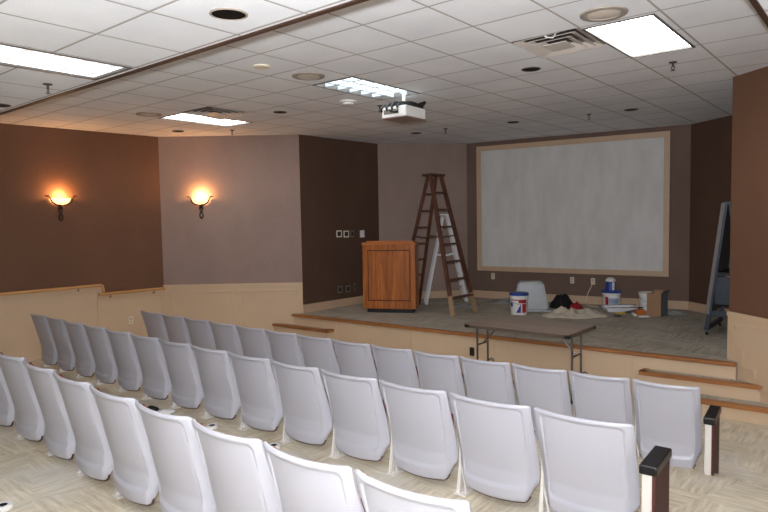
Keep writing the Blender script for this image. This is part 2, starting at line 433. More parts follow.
# handrails
def handrail(name, label, pts, posts):
    t = thing(name, label, 'handrail', (pts[0][0], pts[0][1], pts[0][2]))
    off = Vector(pts[0])
    bm = tube(bmesh.new(), [Vector(p)-off for p in pts], .024, 12); smooth_by(obj('rail', bm, 'rail_wood', t))
    for (w, r) in posts:
        bm = tube(bmesh.new(), [Vector(r)-off, Vector((r[0], r[1], r[2]-.06))-off, Vector((w[0], w[1], r[2]-.06))-off], .008, 8); obj('bracket', bm, 'steel', t)
    return t
def rp(y, z, o=.085): p = PL(y, o); return (p[0], p[1], z)
def wp(y, z): p = PL(y, .017); return (p[0], p[1], z)
handrail('wall_handrail', 'longer upper oak handrail on the left wall, nearer the camera', [rp(-1.0, 1.165), rp(1, 1.165), rp(4.83, 1.165), rp(4.87, 1.155), rp(4.88, 1.08), rp(4.88, 1.05)], [(wp(y, 1.1), rp(y, 1.165)) for y in (0., 1.5, 3.1, 4.5)])
handrail('wall_handrail', 'shorter lower oak handrail running into the left corner', [rp(4.80, 1.02), rp(4.84, 1.015), rp(5.3, 1.015), rp(5.94, 1.015)], [(wp(y, 1.), rp(y, 1.015)) for y in (5.0, 5.75)])
def baseboard(name, a, b):
    n = -out_n(a, b); A = Vector(a); Bv = Vector(b)
    struct(name, prism(bmesh.new(), [A+n*.001, Bv+n*.001, Bv+n*.016, A+n*.016], ZS, ZS+.145), 'beige_trim')
n23 = Vector((1, 0))
struct('baseboard_stage_left', prism(bmesh.new(), [c2, c3, (c3[0]+.016, c3[1]), (c2[0]+.016, c2[1])], ZS, ZS+.145), 'beige_trim')
baseboard('baseboard_stage_left_corner', c3, c4); baseboard('baseboard_stage_back', c4, c5); baseboard('baseboard_stage_right_corner', c5, c6)

# ------------------------------------------------------------------ ceiling fixtures
def troffer(name, label, rect, z, louver=False, lamp='lamp', grp='ceiling light panels'):
    x0, y0, x1, y1 = rect; t = thing(name, label, 'ceiling light', ((x0+x1)/2, (y0+y1)/2, z))
    w, l = (x1-x0)/2, (y1-y0)/2; e = .022
    bm = bmesh.new(); D = .07
    for lo, hi in (((-w, -l, -.006), (-w+e, l, D)), ((w-e, -l, -.006), (w, l, D)), ((-w+e, -l, -.006), (w-e, -l+e, D)), ((-w+e, l-e, -.006), (w-e, l, D))): box(bm, lo, hi)
    obj('frame', bm, 'frame_light', t)
    dz = .012 if not louver else .06
    obj('diffuser', B((-w+e, -l+e, dz), (w-e, l-e, dz+.008)), lamp, t)
    if louver:
        for i in range(1, 3):
            x = -w+2*w*i/3; bm = bmesh.new(); prism(bm, [(x-.012, -l+e), (x+.012, -l+e), (x+.012, l-e), (x-.012, l-e)], .0, .045); obj('louver_blade', bm, 'louver', t)
        for i in range(1, 6):
            y = -l+2*l*i/6; bm = bmesh.new(); prism(bm, [(-w+e, y-.012), (w-e, y-.012), (w-e, y+.012), (-w+e, y+.012)], .002, .043); obj('louver_blade', bm, 'louver', t)
    else:
        bm = bmesh.new()
        n_, m_ = (4, 2) if lamp == 'lamp' else (6, 2)
        for i in range(1, n_):
            y = -l+2*l*i/n_; box(bm, (-w+e, y-.007, .008), (w-e, y+.007, .0119))
        for i in range(1, m_):
            x = -w+2*w*i/m_; box(bm, (x-.007, -l+e, .0079), (x+.007, l-e, .0118))
        obj('divider', bm, 'lamp_bar', t)
        if lamp == 'lamp_near':
            for i in range(n_):
                for x in (-w/2, w/2):
                    y = -l+2*l*(i+.5)/n_; obj('lens_cell', B((x-.07, y-.03, .009), (x+.07, y+.03, .0119), .001), 'lamp_bar', t)
    return t
troffer('ceiling_light', 'bright rectangular ceiling light above the left corner wall, farthest left', PF, HF)
troffer('ceiling_light', 'louvred ceiling light with square cells above the white projector', PM, HF, True, 'lamp_mid')
troffer('ceiling_light', 'brightest ceiling light panel at upper right beside the loose air diffuser', PR, HF)
nl = ['lit ceiling light panel in the lowered ceiling at upper left']
for r, l in zip(PN, nl): troffer('ceiling_light', l, r, HN, False, 'lamp_near')

def air_diffuser(label, rect, tilt):
    x0, y0, x1, y1 = rect; t = thing('air_diffuser', label, 'air vent', ((x0+x1)/2, (y0+y1)/2, HF))
    w = (x1-x0)/2; l = (y1-y0)/2
    bm = bmesh.new()
    for lo, hi in (((-w, -l, .08), (w, l, .09)), ((-w, -l, 0), (-w+.004, l, .08)), ((w-.004, -l, 0), (w, l, .08)), ((-w, -l, 0), (w, -l+.004, .08)), ((-w, l-.004, 0), (w, l, .08))): box(bm, lo, hi)
    obj('duct_box', bm, 'duct', t)
    mt = Matrix.Rotation(tilt[0], 4, 'X') @ Matrix.Rotation(tilt[1], 4, 'Y') @ Matrix.Translation((tilt[3], tilt[4], tilt[2]))
    for k, (o_, i_, za, zb) in enumerate(((.97, .78, -.003, .022), (.80, .56, -.010, .022), (.60, .32, -.018, .018))):
        bm = bmesh.new(); q = []
        for s_, zz in ((o_, za), (i_, zb)):
            q.append([bm.verts.new(mt @ Vector((sx*w*s_, sy*l*s_, zz))) for sx, sy in ((-1, -1), (1, -1), (1, 1), (-1, 1))])
        for i in range(4): bm.faces.new((q[0][i], q[0][(i+1) % 4], q[1][(i+1) % 4], q[1][i]))
        r = bmesh.ops.extrude_face_region(bm, geom=bm.faces[:])
        for e in r['geom']:
            if isinstance(e, bmesh.types.BMVert): e.co.z += .004
        obj('cone', bm, 'metal', t)
    obj('core', B((-w*.34, -l*.34, -.022), (w*.34, l*.34, -.016), 0, mt), 'metal', t)
    return t
t = air_diffuser('square metal air diffuser hanging loose beside the bright right light panel', GR, (radians(-2.0), radians(-1.2), -.004, .0, .02))
bm = bmesh.new(); tube(bm, [(-.05, -.26, .05), (.0, -.24, .0), (.04, -.2, -.004), (.08, -.22, .03)], .006, 6); obj('wire', bm, 'white', t)
t = air_diffuser('square air diffuser hanging open above the far left light panel', GL, (radians(-3.), radians(-2.), -.012, .0, 0.03))
def cdisc(name, label, cat, x, y, z, prof_parts, grp):
    t = thing(name, label, cat, (x, y, z), 0, grp)
    for nm, prof, mat in prof_parts:
        smooth_by(obj(nm, lathe(bmesh.new(), prof, 32), mat, t))
    return t
sprof = [('ring', [(.172, 0), (.168, -.010), (.15, -.014), (.125, -.012), (.12, -.004), (.12, .0)], 'speaker'), ('grille', [(.118, -.001), (.118, -.006), (.08, -.012), (.03, -.015), (.001, -.015)], 'speakerc')]
for x, y, l in ((-1.70, 4.68, 'round beige ceiling speaker at upper right next to the brightest light'), (-4.73, 4.57, 'round ceiling speaker left of the louvred light panel'), (-7.96, 4.64, 'round ceiling speaker near the left wall, farthest from the camera')):
    cdisc('ceiling_speaker', l, 'ceiling speaker', x, y, HF, sprof, 'round ceiling speakers')
def dl(x, y, z, l, big=1.):
    r = .088*big
    cdisc('downlight', l, 'recessed light', x, y, z, [('trim_ring', [(r+.009*big, 0), (r+.009*big, -.004), (r, -.008), (r-.002, -.004), (r-.002, 0)], 'speaker' if big > 1 else 'duct'), ('lamp_recess', [(r-.003, -.0015), (r-.003, -.003), (.04, -.0035), (.001, -.0035)], 'holeblack')], 'dark recessed downlights')
dl(-2.968, 2.25, HN, 'large black unlit downlight with white rim at top left of photo', 1.12)
for x, y, l in ((-2.887, 5.914, 'dark recessed downlight below the loose air diffuser'), (-2.939, 9.183, 'dark recessed downlight above the right end of the screen'), (-4.708, 9.006, 'dark recessed downlight above the middle of the screen'), (-6.542, 8.903, 'dark recessed downlight above the ladder'), (-6.582, 5.801, 'dark recessed downlight between the two far light panels'), (-9.119, 5.822, 'dark recessed downlight over the corner of the left wall')):
    dl(x, y, HF, l)
dl(-6.85, 2.40, HN, 'dark recessed downlight at the left edge of the lowered ceiling')
def sprinkler(x, y, z, l):
    t = thing('ceiling_sprinkler', l, 'sprinkler', (x, y, z), 0, 'ceiling sprinklers')
    smooth_by(obj('escutcheon', lathe(bmesh.new(), [(.038, 0), (.036, -.008), (.012, -.014), (.001, -.014)], 20), 'dkmetal', t))
    bm = bmesh.new(); tube(bm, [(0, 0, -.01), (0, 0, -.045)], .010, 8); tube(bm, [(-.012, 0, -.04), (-.016, 0, -.06), (0, 0, -.078)], .004, 6); tube(bm, [(.012, 0, -.04), (.016, 0, -.06), (0, 0, -.078)], .004, 6)
    lathe(bm, [(.001, -.078), (.02, -.078), (.02, -.082), (.001, -.082)], 12); obj('head', bm, 'dkmetal', t)
for x, y, z, l in ((-1.721, 6.629, HF, 'fire sprinkler below the brightest light panel at upper right'), (-3.528, 9.128, HF, 'fire sprinkler above the screen, right of middle'), (-5.866, 8.821, HF, 'fire sprinkler just past the projector toward the stage'), (-5.285, 6.399, HF, 'fire sprinkler left of the projector'), (-8.429, 6.381, HF, 'fire sprinkler in front of the left corner wall'), (-5.552, 2.32, HN+.0005, 'fire sprinkler in the lowered ceiling at upper left')):
    sprinkler(x, y, z, l)
t = thing('smoke_detector', 'round white smoke detector left of the projector', 'smoke detector', (-5.37, 5.87, HF))
smooth_by(obj('base', lathe(bmesh.new(), [(.105, 0), (.105, -.018), (.09, -.024), (.001, -.024)], 28), 'white', t)); smooth_by(obj('cover', lathe(bmesh.new(), [(.075, -.024), (.07, -.045), (.05, -.052), (.001, -.053)], 28), 'white', t))
t = thing('ceiling_sensor', 'small flat yellowish sensor disc on the ceiling left of the louvred light', 'sensor', (-4.75, 3.97, HF))
smooth_by(obj('cover', lathe(bmesh.new(), [(.085, 0), (.08, -.014), (.05, -.02), (.001, -.02)], 24), 'plate', t))

# projector -----------------------------------------------------------
t = thing('projector', 'white ceiling-mounted projector with dark cables on top', 'projector', (-4.60, 6.02, 3.375), radians(3))
obj('body', B((-.175, -.215, -.005), (.175, .215, .12), .012), 'white', t)
obj('base_plate', B((-.18, -.222, -.016), (.18, .222, -.006), .004), 'baseplate', t)
bm = bmesh.new(); tube(bm, [(0, 0, .12), (0, 0, .289)], .022, 12); box(bm, (-.07, -.07, .121), (.07, .07, .145)); obj('ceiling_mount', bm, 'white', t)
bm = bmesh.new(); lathe(bm, [(.001, .236), (.045, .236), (.045, .26), (.001, .26)], 20)
for v in bm.verts: v.co = Vector((v.co.x+.08, v.co.z, v.co.y+.07))
obj('lens', bm, 'black', t)
for k in range(4):
    a = -.17+.075*k; h_ = .145+.012*(k % 3)
    bm = tube(bmesh.new(), [(a, -.217, .07+.01*k), (a+.01, -.245, .10), (a+.02, -.20, h_), (a*.5+.02, -.09, h_+.012), (.05+.02*k, .02, h_+.018), (.12, .10+.02*k, h_+.004), (.165, .17, .125)], .013, 7); smooth_by(obj('cable', bm, 'black', t))
bm = bmesh.new(); tube(bm, [(.15, .05, .15), (.2, .16, .19), (.14, .22, .17), (.1, .1, .16)], .016, 8); smooth_by(obj('cable', bm, 'black', t))
obj('socket_panel', B((-.14, -.2185, .03), (.07, -.2152, .085)), 'greyplate', t)
bm = bmesh.new(); tube(bm, [(-.03, -.218, .06), (-.02, -.27, .07), (.05, -.265, .04), (.06, -.222, .05)], .012, 7); smooth_by(obj('cable', bm, 'black', t))

# wall sconces ---------------------------------------------------------
def sconce(label, base, a, b, z):
    n = -out_n(a, b); rz = atan2(n.y, n.x)-pi/2      # local +y away from the wall
    t = thing('wall_sconce', label, 'wall lamp', (base[0], base[1], z), rz, 'wall sconces')
    prof = [(.035, -.055), (.09, -.04), (.135, -.005), (.155, .045)]
    bm = lathe(bmesh.new(), prof+[(.150, .045), (.13, -.0), (.085, -.033), (.03, -.047)], 28, (0, .012, 0), True, 0, pi)
    smooth_by(obj('bowl_shade', bm, 'amber', t))
    bm = bmesh.new()
    for s in (-1, 1):
        pts = [(s*(.02+.005), .10, -.062), (s*.08, .10, -.058), (s*.14, .095, -.015), (s*.165, .09, .045), (s*.18, .085, .075), (s*.225, .075, .085), (s*.235, .07, .075)]
        tube(bm, pts, [.012, .012, .012, .011, .013, .009, .004], 8)
    tube(bm, [(-.03, .03, -.06), (.03, .03, -.06)], .018, 8); smooth_by(obj('bowl_bracket', bm, 'iron', t))
    for s in (-1, 1):
        bm = bmesh.new(); pts = []
        for k in range(15):
            u = k/14; pts.append((s*.028*sin(u*pi*2.0), .03+.01*s*cos(u*pi*2), -.06-.25*u))
        tube(bm, pts, .010, 8); smooth_by(obj('twisted_stem', bm, 'iron', t))
    obj('back_plate', B((-.03, .001, -.13), (.03, .02, -.02), .006), 'iron', t)
    ld = bpy.data.lights.new('sconce_bulb', 'POINT'); ld.energy = 16; ld.color = (1, .50, .2); ld.shadow_soft_size = .05
    lo = bpy.data.objects.new('bulb', ld); C.objects.link(lo); lo.parent = t; lo.location = (0, .075, .085)
    return t
def onwall(a, b, X=None, Y=None):
    d = (b[1]-a[1])/(b[0]-a[0]) if X is not None else None
    if X is not None: return (X, a[1]+(X-a[0])*d)
    return (a[0]+(Y-a[1])*(b[0]-a[0])/(b[1]-a[1]), Y)
sconce('lit amber wall sconce on the brown left wall', onwall(c0, c1, Y=4.31), c0, c1, 2.53)
sconce('lit amber wall sconce on the taupe angled wall', onwall(c1, c2, X=-9.42), c1, c2, 2.53)

# wall plates -----------------------------------------------------------
def wplate(name, label, cat, pos, n, z, mat, w=.07, h=.115, kind='outlet', grp=None):
    rz = atan2(n[1], n[0])-pi/2
    t = thing(name, label, cat, (pos[0], pos[1], z), rz, grp)
    obj('cover_plate', B((-w/2, .001, -h/2), (w/2, .008, h/2), .002), mat, t)
    if kind == 'outlet':
        for s in (-1, 1): obj('socket', B((-.017, .0075, s*.024-.014), (.017, .0105, s*.024+.014), .002), 'socket' if mat != 'black' else 'arm', t)
    elif kind == 'switch':
        obj('switch_lever', B((-.005, .008, -.012), (.005, .02, .012), .002), 'plate', t)
    elif kind == 'open':
        obj('box_opening', B((-w*.3, .0075, -h*.32), (w*.3, .0095, h*.32)), 'black', t)
    return t
nb = -out_n(c4, c5)
for X, z, l in ((-6.23, .97, 'ivory outlet on the stage back wall behind the ladder, left'), (-4.65, .95, 'ivory outlet below the screen, middle of three'), (-4.27, .945, 'ivory outlet below the screen with a cord, right of three')):
    wplate('wall_outlet', l, 'outlet', onwall(c4, c5, X=X), nb, z, 'plate', .075, .12)
p = onwall(c4, c5, X=-4.27)
bm = tube(bmesh.new(), [Vector((p[0], p[1], 0))+Vector((nb.x, nb.y, 0))*o_+Vector((dx, 0, z)) for dx, o_, z in ((0, .012, .93), (0, .03, .92), (-.03, .025, .84), (-.09, .03, .72), (-.12, .05, .56), (-.10, .12, .527), (.02, .3, .527), (.2, .35, .527))], .006, 7)
tag(smooth_by(obj('power_cord', bm, 'plate')), 'thin pale cord hanging from the right outlet below the screen', 'cord')
wplate('wall_outlet', 'pale outlet low on the left wall behind the seats', 'outlet', PL(5.34, .017), n01, .52, 'plate', .075, .12)
nd = Vector((1, 0))
def onc23(y): return (c2[0]+(y-c2[1])*(c3[0]-c2[0])/(c3[1]-c2[1])+.001, y)
for y, z, l, k in ((8.47, 1.90, 'open yellowish switch box, left of the row on the dark wall', 'open'), (8.66, 1.89, 'open yellowish switch box, middle of the row on the dark wall', 'open'), (8.82, 1.89, 'dull switch box, third in the row on the dark wall', 'open')):
    wplate('switch_box', l, 'switch', onc23(y), nd, z, 'plate' if y < 8.8 else 'greyplate', .15 if y < 8.8 else .1, .13, k, 'switch boxes on the dark wall')
wplate('light_switch', 'white light switch on the dark wall above the podium', 'switch', onc23(9.10), nd, 1.88, 'whiteplate', .13, .14, 'switch')
for y, z, l in ((8.46, .85, 'lower grey wall box on the dark wall, left of pair'), (8.68, .84, 'lower grey wall box on the dark wall, next to podium'), (8.86, .86, 'small lower grey plate on the dark wall beside the podium')):
    wplate('wall_box', l, 'wall box', onc23(y), nd, z, 'greyplate', .12 if y < 8.8 else .05, .13, 'open', 'low boxes on the dark wall')
px_ = sp(3.92, .018)
wplate('stage_outlet', 'black outlet on the beige stage front beside the table', 'outlet', sp(3.86, .003), (sn.x, sn.y), .27, 'black', .075, .12)

# projection screen ------------------------------------------------------
pa = onwall(c4, c5, X=-6.555); pb = onwall(c4, c5, X=-2.99); db = (Vector(c5)-Vector(c4)).normalized()
t = thing('projection_screen', 'large pale grey wall screen with tan frame at the back of the stage', 'screen', ((pa[0]+pb[0])/2, (pa[1]+pb[1])/2, 2.33), atan2(db.y, db.x))
hw = (Vector(pb)-Vector(pa)).length/2; hh = 1.252
obj('screen_surface', B((-hw+.05, -.022, -hh+.05), (hw-.05, -.002, hh-.05)), 'screen', t)
bm = bmesh.new(); e = .095
for lo, hi in (((-hw, -.045, -hh), (-hw+e, -.001, hh)), ((hw-e, -.045, -hh), (hw, -.001, hh)), ((-hw+e, -.045, -hh), (hw-e, -.001, -hh+e)), ((-hw+e, -.045, hh-e), (hw-e, -.001, hh))): box(bm, lo, hi, .003)
obj('frame', bm, 'beige_trim', t)

# ------------------------------------------------------------------ auditorium chairs
PW = .58
def ss(x): x = max(0., min(1., x)); return x*x*(3-2*x)
def shell_y(z):
    # rear surface centre line: top leans back, the foot of the shell curls forward
    if z > .30: return -.17+.122*(.81-z)/.51
    k = (.30-z)/.22; return -.048+.016*k*k
def make_shell():
    bm = bmesh.new(); NU, NV = 61, 54; HWT = .280
    us = []
    for i in range(NU):
        q = -1+2*i/(NU-1); us.append(sin(q*pi/2)*.55+q*.45)
    rear = []; front = []
    for j in range(NV):
        q = j/(NV-1); v = (1-cos(q*pi))/2*.6+q*.4
        rr, fr = [], []
        for u in us:
            au = abs(u)
            zb = .085+.022*u*u+.115*ss((au-.68)/.32)**2
            zt = .81-.010*ss((au-.93)/.07)+.004*u*u
            z = zb+(zt-zb)*v
            hw = HWT-.003*(1-v)-.008*ss((.07-v)/.07)
            x = u*hw
            y = shell_y(z)+.050*u*u+.050*ss((au-.74)/.26)*(.22+.78*ss((.80-z)/.40))
            # recessed panel
            dx = (.240-.016*(1-v))-abs(x); dz1 = (zt-.026)-z; dz0 = z-(zb+.095)
            r = .035
            def inner(a, b_):
                return min(a, b_) if a > r or b_ > r else r-hypot(max(0, r-a), max(0, r-b_))
            d = min(inner(dx, dz1), inner(dx, dz0))
            rec = .015*ss(d/.012)
            edge = min((HWT-abs(x)) if False else (1-au)*.28, (1-v)*.6, v*.6)
            rnd = .009*(1-ss(edge/.012))
            rr.append(bm.verts.new((x, y+rec+rnd, z)))
            fr.append(bm.verts.new((x*.992, y+.026-rnd*.6, z)))
        rear.append(rr); front.append(fr)
    for j in range(NV-1):
        for i in range(NU-1):
            bm.faces.new((rear[j][i], rear[j][i+1], rear[j+1][i+1], rear[j+1][i]))
            bm.faces.new((front[j][i], front[j+1][i], front[j+1][i+1], front[j][i+1]))
    for j in range(NV-1):
        bm.faces.new((rear[j][0], rear[j+1][0], front[j+1][0], front[j][0])); bm.faces.new((rear[j][-1], front[j][-1], front[j+1][-1], rear[j+1][-1]))
    for i in range(NU-1):
        bm.faces.new((rear[0][i], front[0][i], front[0][i+1], rear[0][i+1])); bm.faces.new((rear[-1][i], rear[-1][i+1], front[-1][i+1], front[-1][i]))
    return bm
def pad(hw, zs, y0, th, curve, lean, sag=.0):
    """upholstered pad: rounded slab following the chair back"""
    bm = bmesh.new(); NU, NV = 17, 14; A, Bk = [], []
    for j in range(NV):
        v = j/(NV-1); z = zs[0]+(zs[1]-zs[0])*v; a, b_ = [], []
        for i in range(NU):
            u = -1+2*i/(NU-1)
            k = (1-abs(u)**6)*(1-abs(2*v-1)**6)
            x = u*hw; y = y0(z)+curve*u*u
            a.append(bm.verts.new((x, y, z))); b_.append(bm.verts.new((x*.98, y+.012+th*k, z)))
        A.append(a); Bk.append(b_)
    for j in range(NV-1):
        for i in range(NU-1):
            bm.faces.new((A[j][i], A[j][i+1], A[j+1][i+1], A[j+1][i])); bm.faces.new((Bk[j][i], Bk[j+1][i], Bk[j+1][i+1], Bk[j][i+1]))
    for j in range(NV-1):
        bm.faces.new((A[j][0], A[j+1][0], Bk[j+1][0], Bk[j][0])); bm.faces.new((A[j][-1], Bk[j][-1], Bk[j+1][-1], A[j+1][-1]))
    for i in range(NU-1):
        bm.faces.new((A[0][i], Bk[0][i], Bk[0][i+1], A[0][i+1])); bm.faces.new((A[-1][i], A[-1][i+1], Bk[-1][i+1], Bk[-1][i]))
    return bm
def leg_bm(x):
    bm = bmesh.new()
    # blade standard, wide at the hinge, narrow ankle
    prof = [(.050, .0, .030, .013), (.062, .03, .020, .012), (.075, .14, .018, .011), (.092, .22, .022, .009), (.11, .33, .034, .008), (.13, .44, .030, .008), (.14, .468, .03, .008)]
    q = []
    for y, z, h, hx in prof:
        q.append([bm.verts.new((x+sx*hx, y+sy*h, z)) for sx, sy in ((-1, -1), (1, -1), (1, 1), (-1, 1))])
    for a, b_ in zip(q, q[1:]):
        for i in range(4): bm.faces.new((a[i], a[(i+1) % 4], b_[(i+1) % 4], b_[i]))
    bm.faces.new(q[0][::-1]); bm.faces.new(q[-1])
    return bm
def make_chair(label):
    t = thing('auditorium_chair', label, 'chair')
    smooth_by(obj('back_shell', make_shell(), 'shell', t), 50)
    bm = bmesh.new(); pts = []
    for i in range(25):
        u = -.86+1.72*i/24; au = abs(u); z = .085+.022*u*u+.115*ss((au-.68)/.32)**2
        pts.append((u*.266, shell_y(z)+.062*u*u+.022, z-.004))
    tube(bm, pts, .008, 6); smooth_by(obj('shell_edging', bm, 'piping', t))
    smooth_by(obj('back_cushion', pad(.240, (.40, .785), lambda z: shell_y(z)+.028, .045, .055, 0), 'maroon', t), 50)
    smooth_by(obj('seat_cushion', pad(.258, (.22, .60), lambda z: .075-.10*(z-.3), .06, -.01, 0), 'maroon', t), 50)
    l = obj('leg', leg_bm(-PW/2), 'standard', t)
    bm = bmesh.new(); bar(bm, (-PW/2+.008, .085, .20), (-PW/2+.055, .055, .012), .012, .010, (1, 0, 0)); obj('brace', bm, 'standard', t)
    obj('foot_plate', B((-PW/2-.022, .015, 0), (-PW/2+.062, .20, .010), .004), 'standard', t)
    obj('armrest', B((-PW/2-.020, .12, .47), (-PW/2+.020, .32, .51), .01), 'arm', t)
    return t
def add_end(t):
    x = PW/2+.030
    e = obj('end_standard', B((x-.004, -.075, .0), (x+.048, .27, .515), .004), 'standard', t)
    obj('wood_panel', B((x+.048, -.073, .01), (x+.066, .285, .512), .002), 'endwood', t)
    bm = bmesh.new(); box(bm, (x-.016, -.09, .515), (x+.076, .30, .572), .008); obj('arm_pad', bm, 'arm', t)
    bm = bmesh.new(); bar(bm, (x-.016, .07, .24), (x-.010, -.0, .012), .016, .012, (1, 0, 0)); obj('brace', bm, 'standard', t)
ORD = ['first', 'second', 'third', 'fourth', 'fifth', 'sixth', 'seventh', 'eighth', 'ninth', 'tenth', 'eleventh', 'twelfth', 'thirteenth', 'fourteenth']
ROWS = [('front', 14, (-.0032, .6130, -9.085), (.0020, -.0100, 5.009), 0., 'near the stage'),
        ('middle', 14, (.0046, .5323, -9.512), (.0014, -.0085, 3.580), T2, 'of three rows'),
        ('nearest', 9, (-.0032, .6050, -5.251), (.0048, -.0350, 1.908), T3, 'at the photo bottom')]
proto = None
for row, n, cxs, cys, zf, extra in ROWS:
    f = lambda c, k: c[0]*k*k+c[1]*k+c[2]
    k0 = 0 if n == 14 else -2
    for k in range(k0, k0+n):
        xa, xb = f(cxs, k), f(cxs, k+1)
        ya, yb = f(cys, max(k, 0)) if k < 0 else f(cys, k), f(cys, max(k+1, 0)) if k < 0 else f(cys, k+1)
        rz = atan2(yb-ya, xb-xa)
        mx_, my_ = (xa+xb)/2, (ya+yb)/2
        # the top of the shell sits .17 behind the foot; corners .062 ahead of the middle
        off = .17-.062
        loc = (mx_-sin(rz)*off, my_+cos(rz)*off, zf)
        i = k0+n-1-k
        if i == 0:
            lab = 'grey-backed auditorium chair with armrest panel at the aisle end of the %s row' % row
        else:
            lab = 'grey-backed auditorium chair, %s from the aisle end of the %s row' % (ORD[i], row)
        pitch = hypot(xb-xa, yb-ya)
        if proto is None:
            proto = make_chair(lab); ch = proto
            ch.location = loc; ch.rotation_euler = (0, 0, rz); ch.scale = (pitch/PW, 1, 1); ch['group'] = 'auditorium chairs, %s row' % row
        else:
            ch = dup(proto, loc, rz, lab, 'auditorium chairs, %s row' % row, pitch/PW)
        if i == 0: add_end(ch)

# ------------------------------------------------------------------ podium
pl = Vector((-7.20, 8.15)); pr = Vector((-6.346, 8.567)); pd = (pr-pl).normalized(); PWD = (pr-pl).length
t = thing('podium', 'oak podium with a recessed front panel on the stage', 'podium', ((pl.x+pr.x)/2, (pl.y+pr.y)/2, ZS), atan2(pd.y, pd.x))
w = PWD/2-.005; D = .34; H = 1.225
obj('plinth', B((-w+.06, .05, 0), (w-.06, D-.04, .075)), 'black', t)
obj('body', B((-w, .022, .075), (w, D, H-.03), .004), 'podium', t)
obj('front_frame', box(box(box(box(bmesh.new(), (-w, .0, .075), (-w+.09, .0215, H-.03), .004), (w-.09, .0, .075), (w, .0215, H-.03), .004), (-w+.0905, .0, .075), (w-.0905, .0215, .21), .004), (-w+.0905, .0, H-.12), (w-.0905, .0215, H-.03), .004), 'podium', t)
obj('panel_groove', B((-w+.091, .0165, .211), (w-.091, .0215, H-.121)), 'groove', t)
obj('front_panel', B((-w+.105, .010, .226), (w-.105, .0205, H-.136), .006), 'podium', t)
obj('top', B((-w-.010, -.012, H-.029), (w+.010, D+.012, H+.012), .006), 'podium_edge', t)
bm = bmesh.new(); prism(bm, [(-w+.05, .1), (w-.05, .1), (w-.05, .14), (-w+.05, .14)], H+.0125, H+.035); obj('book_stop', bm, 'podium_edge', t)

# ------------------------------------------------------------------ ladders
def stepladder(name, label, F1, F2, R1, R2, top, tw, H, nsteps, mats, rail, rungs=True, foot=None):
    """F1,F2 front feet, R1,R2 rear feet (xy); top = xy centre; tw = top width vector half"""
    t = thing(name, label, 'ladder', (top[0], top[1], ZS))
    o = Vector((top[0], top[1], 0)); z3 = lambda p, z: Vector((p[0], p[1], z))-o
    wv = Vector((F2[0]-F1[0], F2[1]-F1[1], 0)).normalized(); fv = Vector(((F1[0]+F2[0]-R1[0]-R2[0]), (F1[1]+F2[1]-R1[1]-R2[1]), 0)).normalized()
    tf = [wv*(-tw)+fv*.05+Vector((0, 0, H-.03)), wv*tw+fv*.05+Vector((0, 0, H-.03))]
    tr = [wv*(-tw+.03)-fv*.05+Vector((0, 0, H-.05)), wv*(tw-.03)-fv*.05+Vector((0, 0, H-.05))]
    ff = [z3(F1, 0), z3(F2, 0)]; rf = [z3(R1, 0), z3(R2, 0)]
    for a, b_ in zip(ff, tf):
        r_ = obj('front_rail', bar(bmesh.new(), a, b_, rail[0], rail[1], fv), mats[0], t)
        if foot: obj('worn_foot', bar(bmesh.new(), a+Vector((0, 0, .002)), a+(b_-a)*.14, rail[0]+.006, rail[1]+.006, fv), foot, r_)
    for a, b_ in zip(rf, tr):
        obj('rear_rail', bar(bmesh.new(), a, b_, rail[0]*.75, rail[1]*.9, fv), mats[0], t)
    for k in range(1, nsteps+1):
        u = k/(nsteps+1)
        a = ff[0]+(tf[0]-ff[0])*u; b_ = ff[1]+(tf[1]-ff[1])*u
        obj('step', bar(bmesh.new(), a, b_, rail[0]*1.25, .026, fv), mats[0], t)
        a = rf[0]+(tr[0]-rf[0])*u; b_ = rf[1]+(tr[1]-rf[1])*u
        if rungs: obj('rear_rung', bar(bmesh.new(), a, b_, .028, .028, fv), mats[0], t)
    bm = bmesh.new(); mt = Matrix.Translation((0, 0, H-.03)) @ Matrix(((wv.x, fv.x, 0, 0), (wv.y, fv.y, 0, 0), (0, 0, 1, 0), (0, 0, 0, 1)))
    box(bm, (-tw-.06, -.11, 0), (tw+.06, .11, .03), .004, mt); obj('top_cap', bm, mats[1], t)
    for k in (0, 1):
        u = .56; a = ff[k]+(tf[k]-ff[k])*u; b_ = rf[k]+(tr[k]-rf[k])*u; m_ = (a+b_)/2-Vector((0, 0, .03))
        bm = bmesh.new(); bar(bm, a, m_, .02, .006, (0, 0, 1)); bar(bm, m_, b_, .02, .006, (0, 0, 1)); obj('spreader', bm, mats[2], t)
    return t
stepladder('stepladder', 'tall dark wooden stepladder standing open behind the podium', (-5.62, 8.62), (-5.596, 9.30), (-6.99, 8.87), (-6.97, 9.50), (-6.29, 9.07), .15, 2.42, 7, ('ladder', 'ladder', 'steel'), (.075, .032), True, 'ladder_foot')
stepladder('stepladder', 'shorter silver aluminium stepladder behind the wooden ladder', (-6.44, 10.36), (-6.66, 10.63), (-6.85, 9.57), (-7.07, 9.84), (-6.755, 10.10), .10, 1.72, 5, ('alu', 'alu', 'alu'), (.07, .03), True)

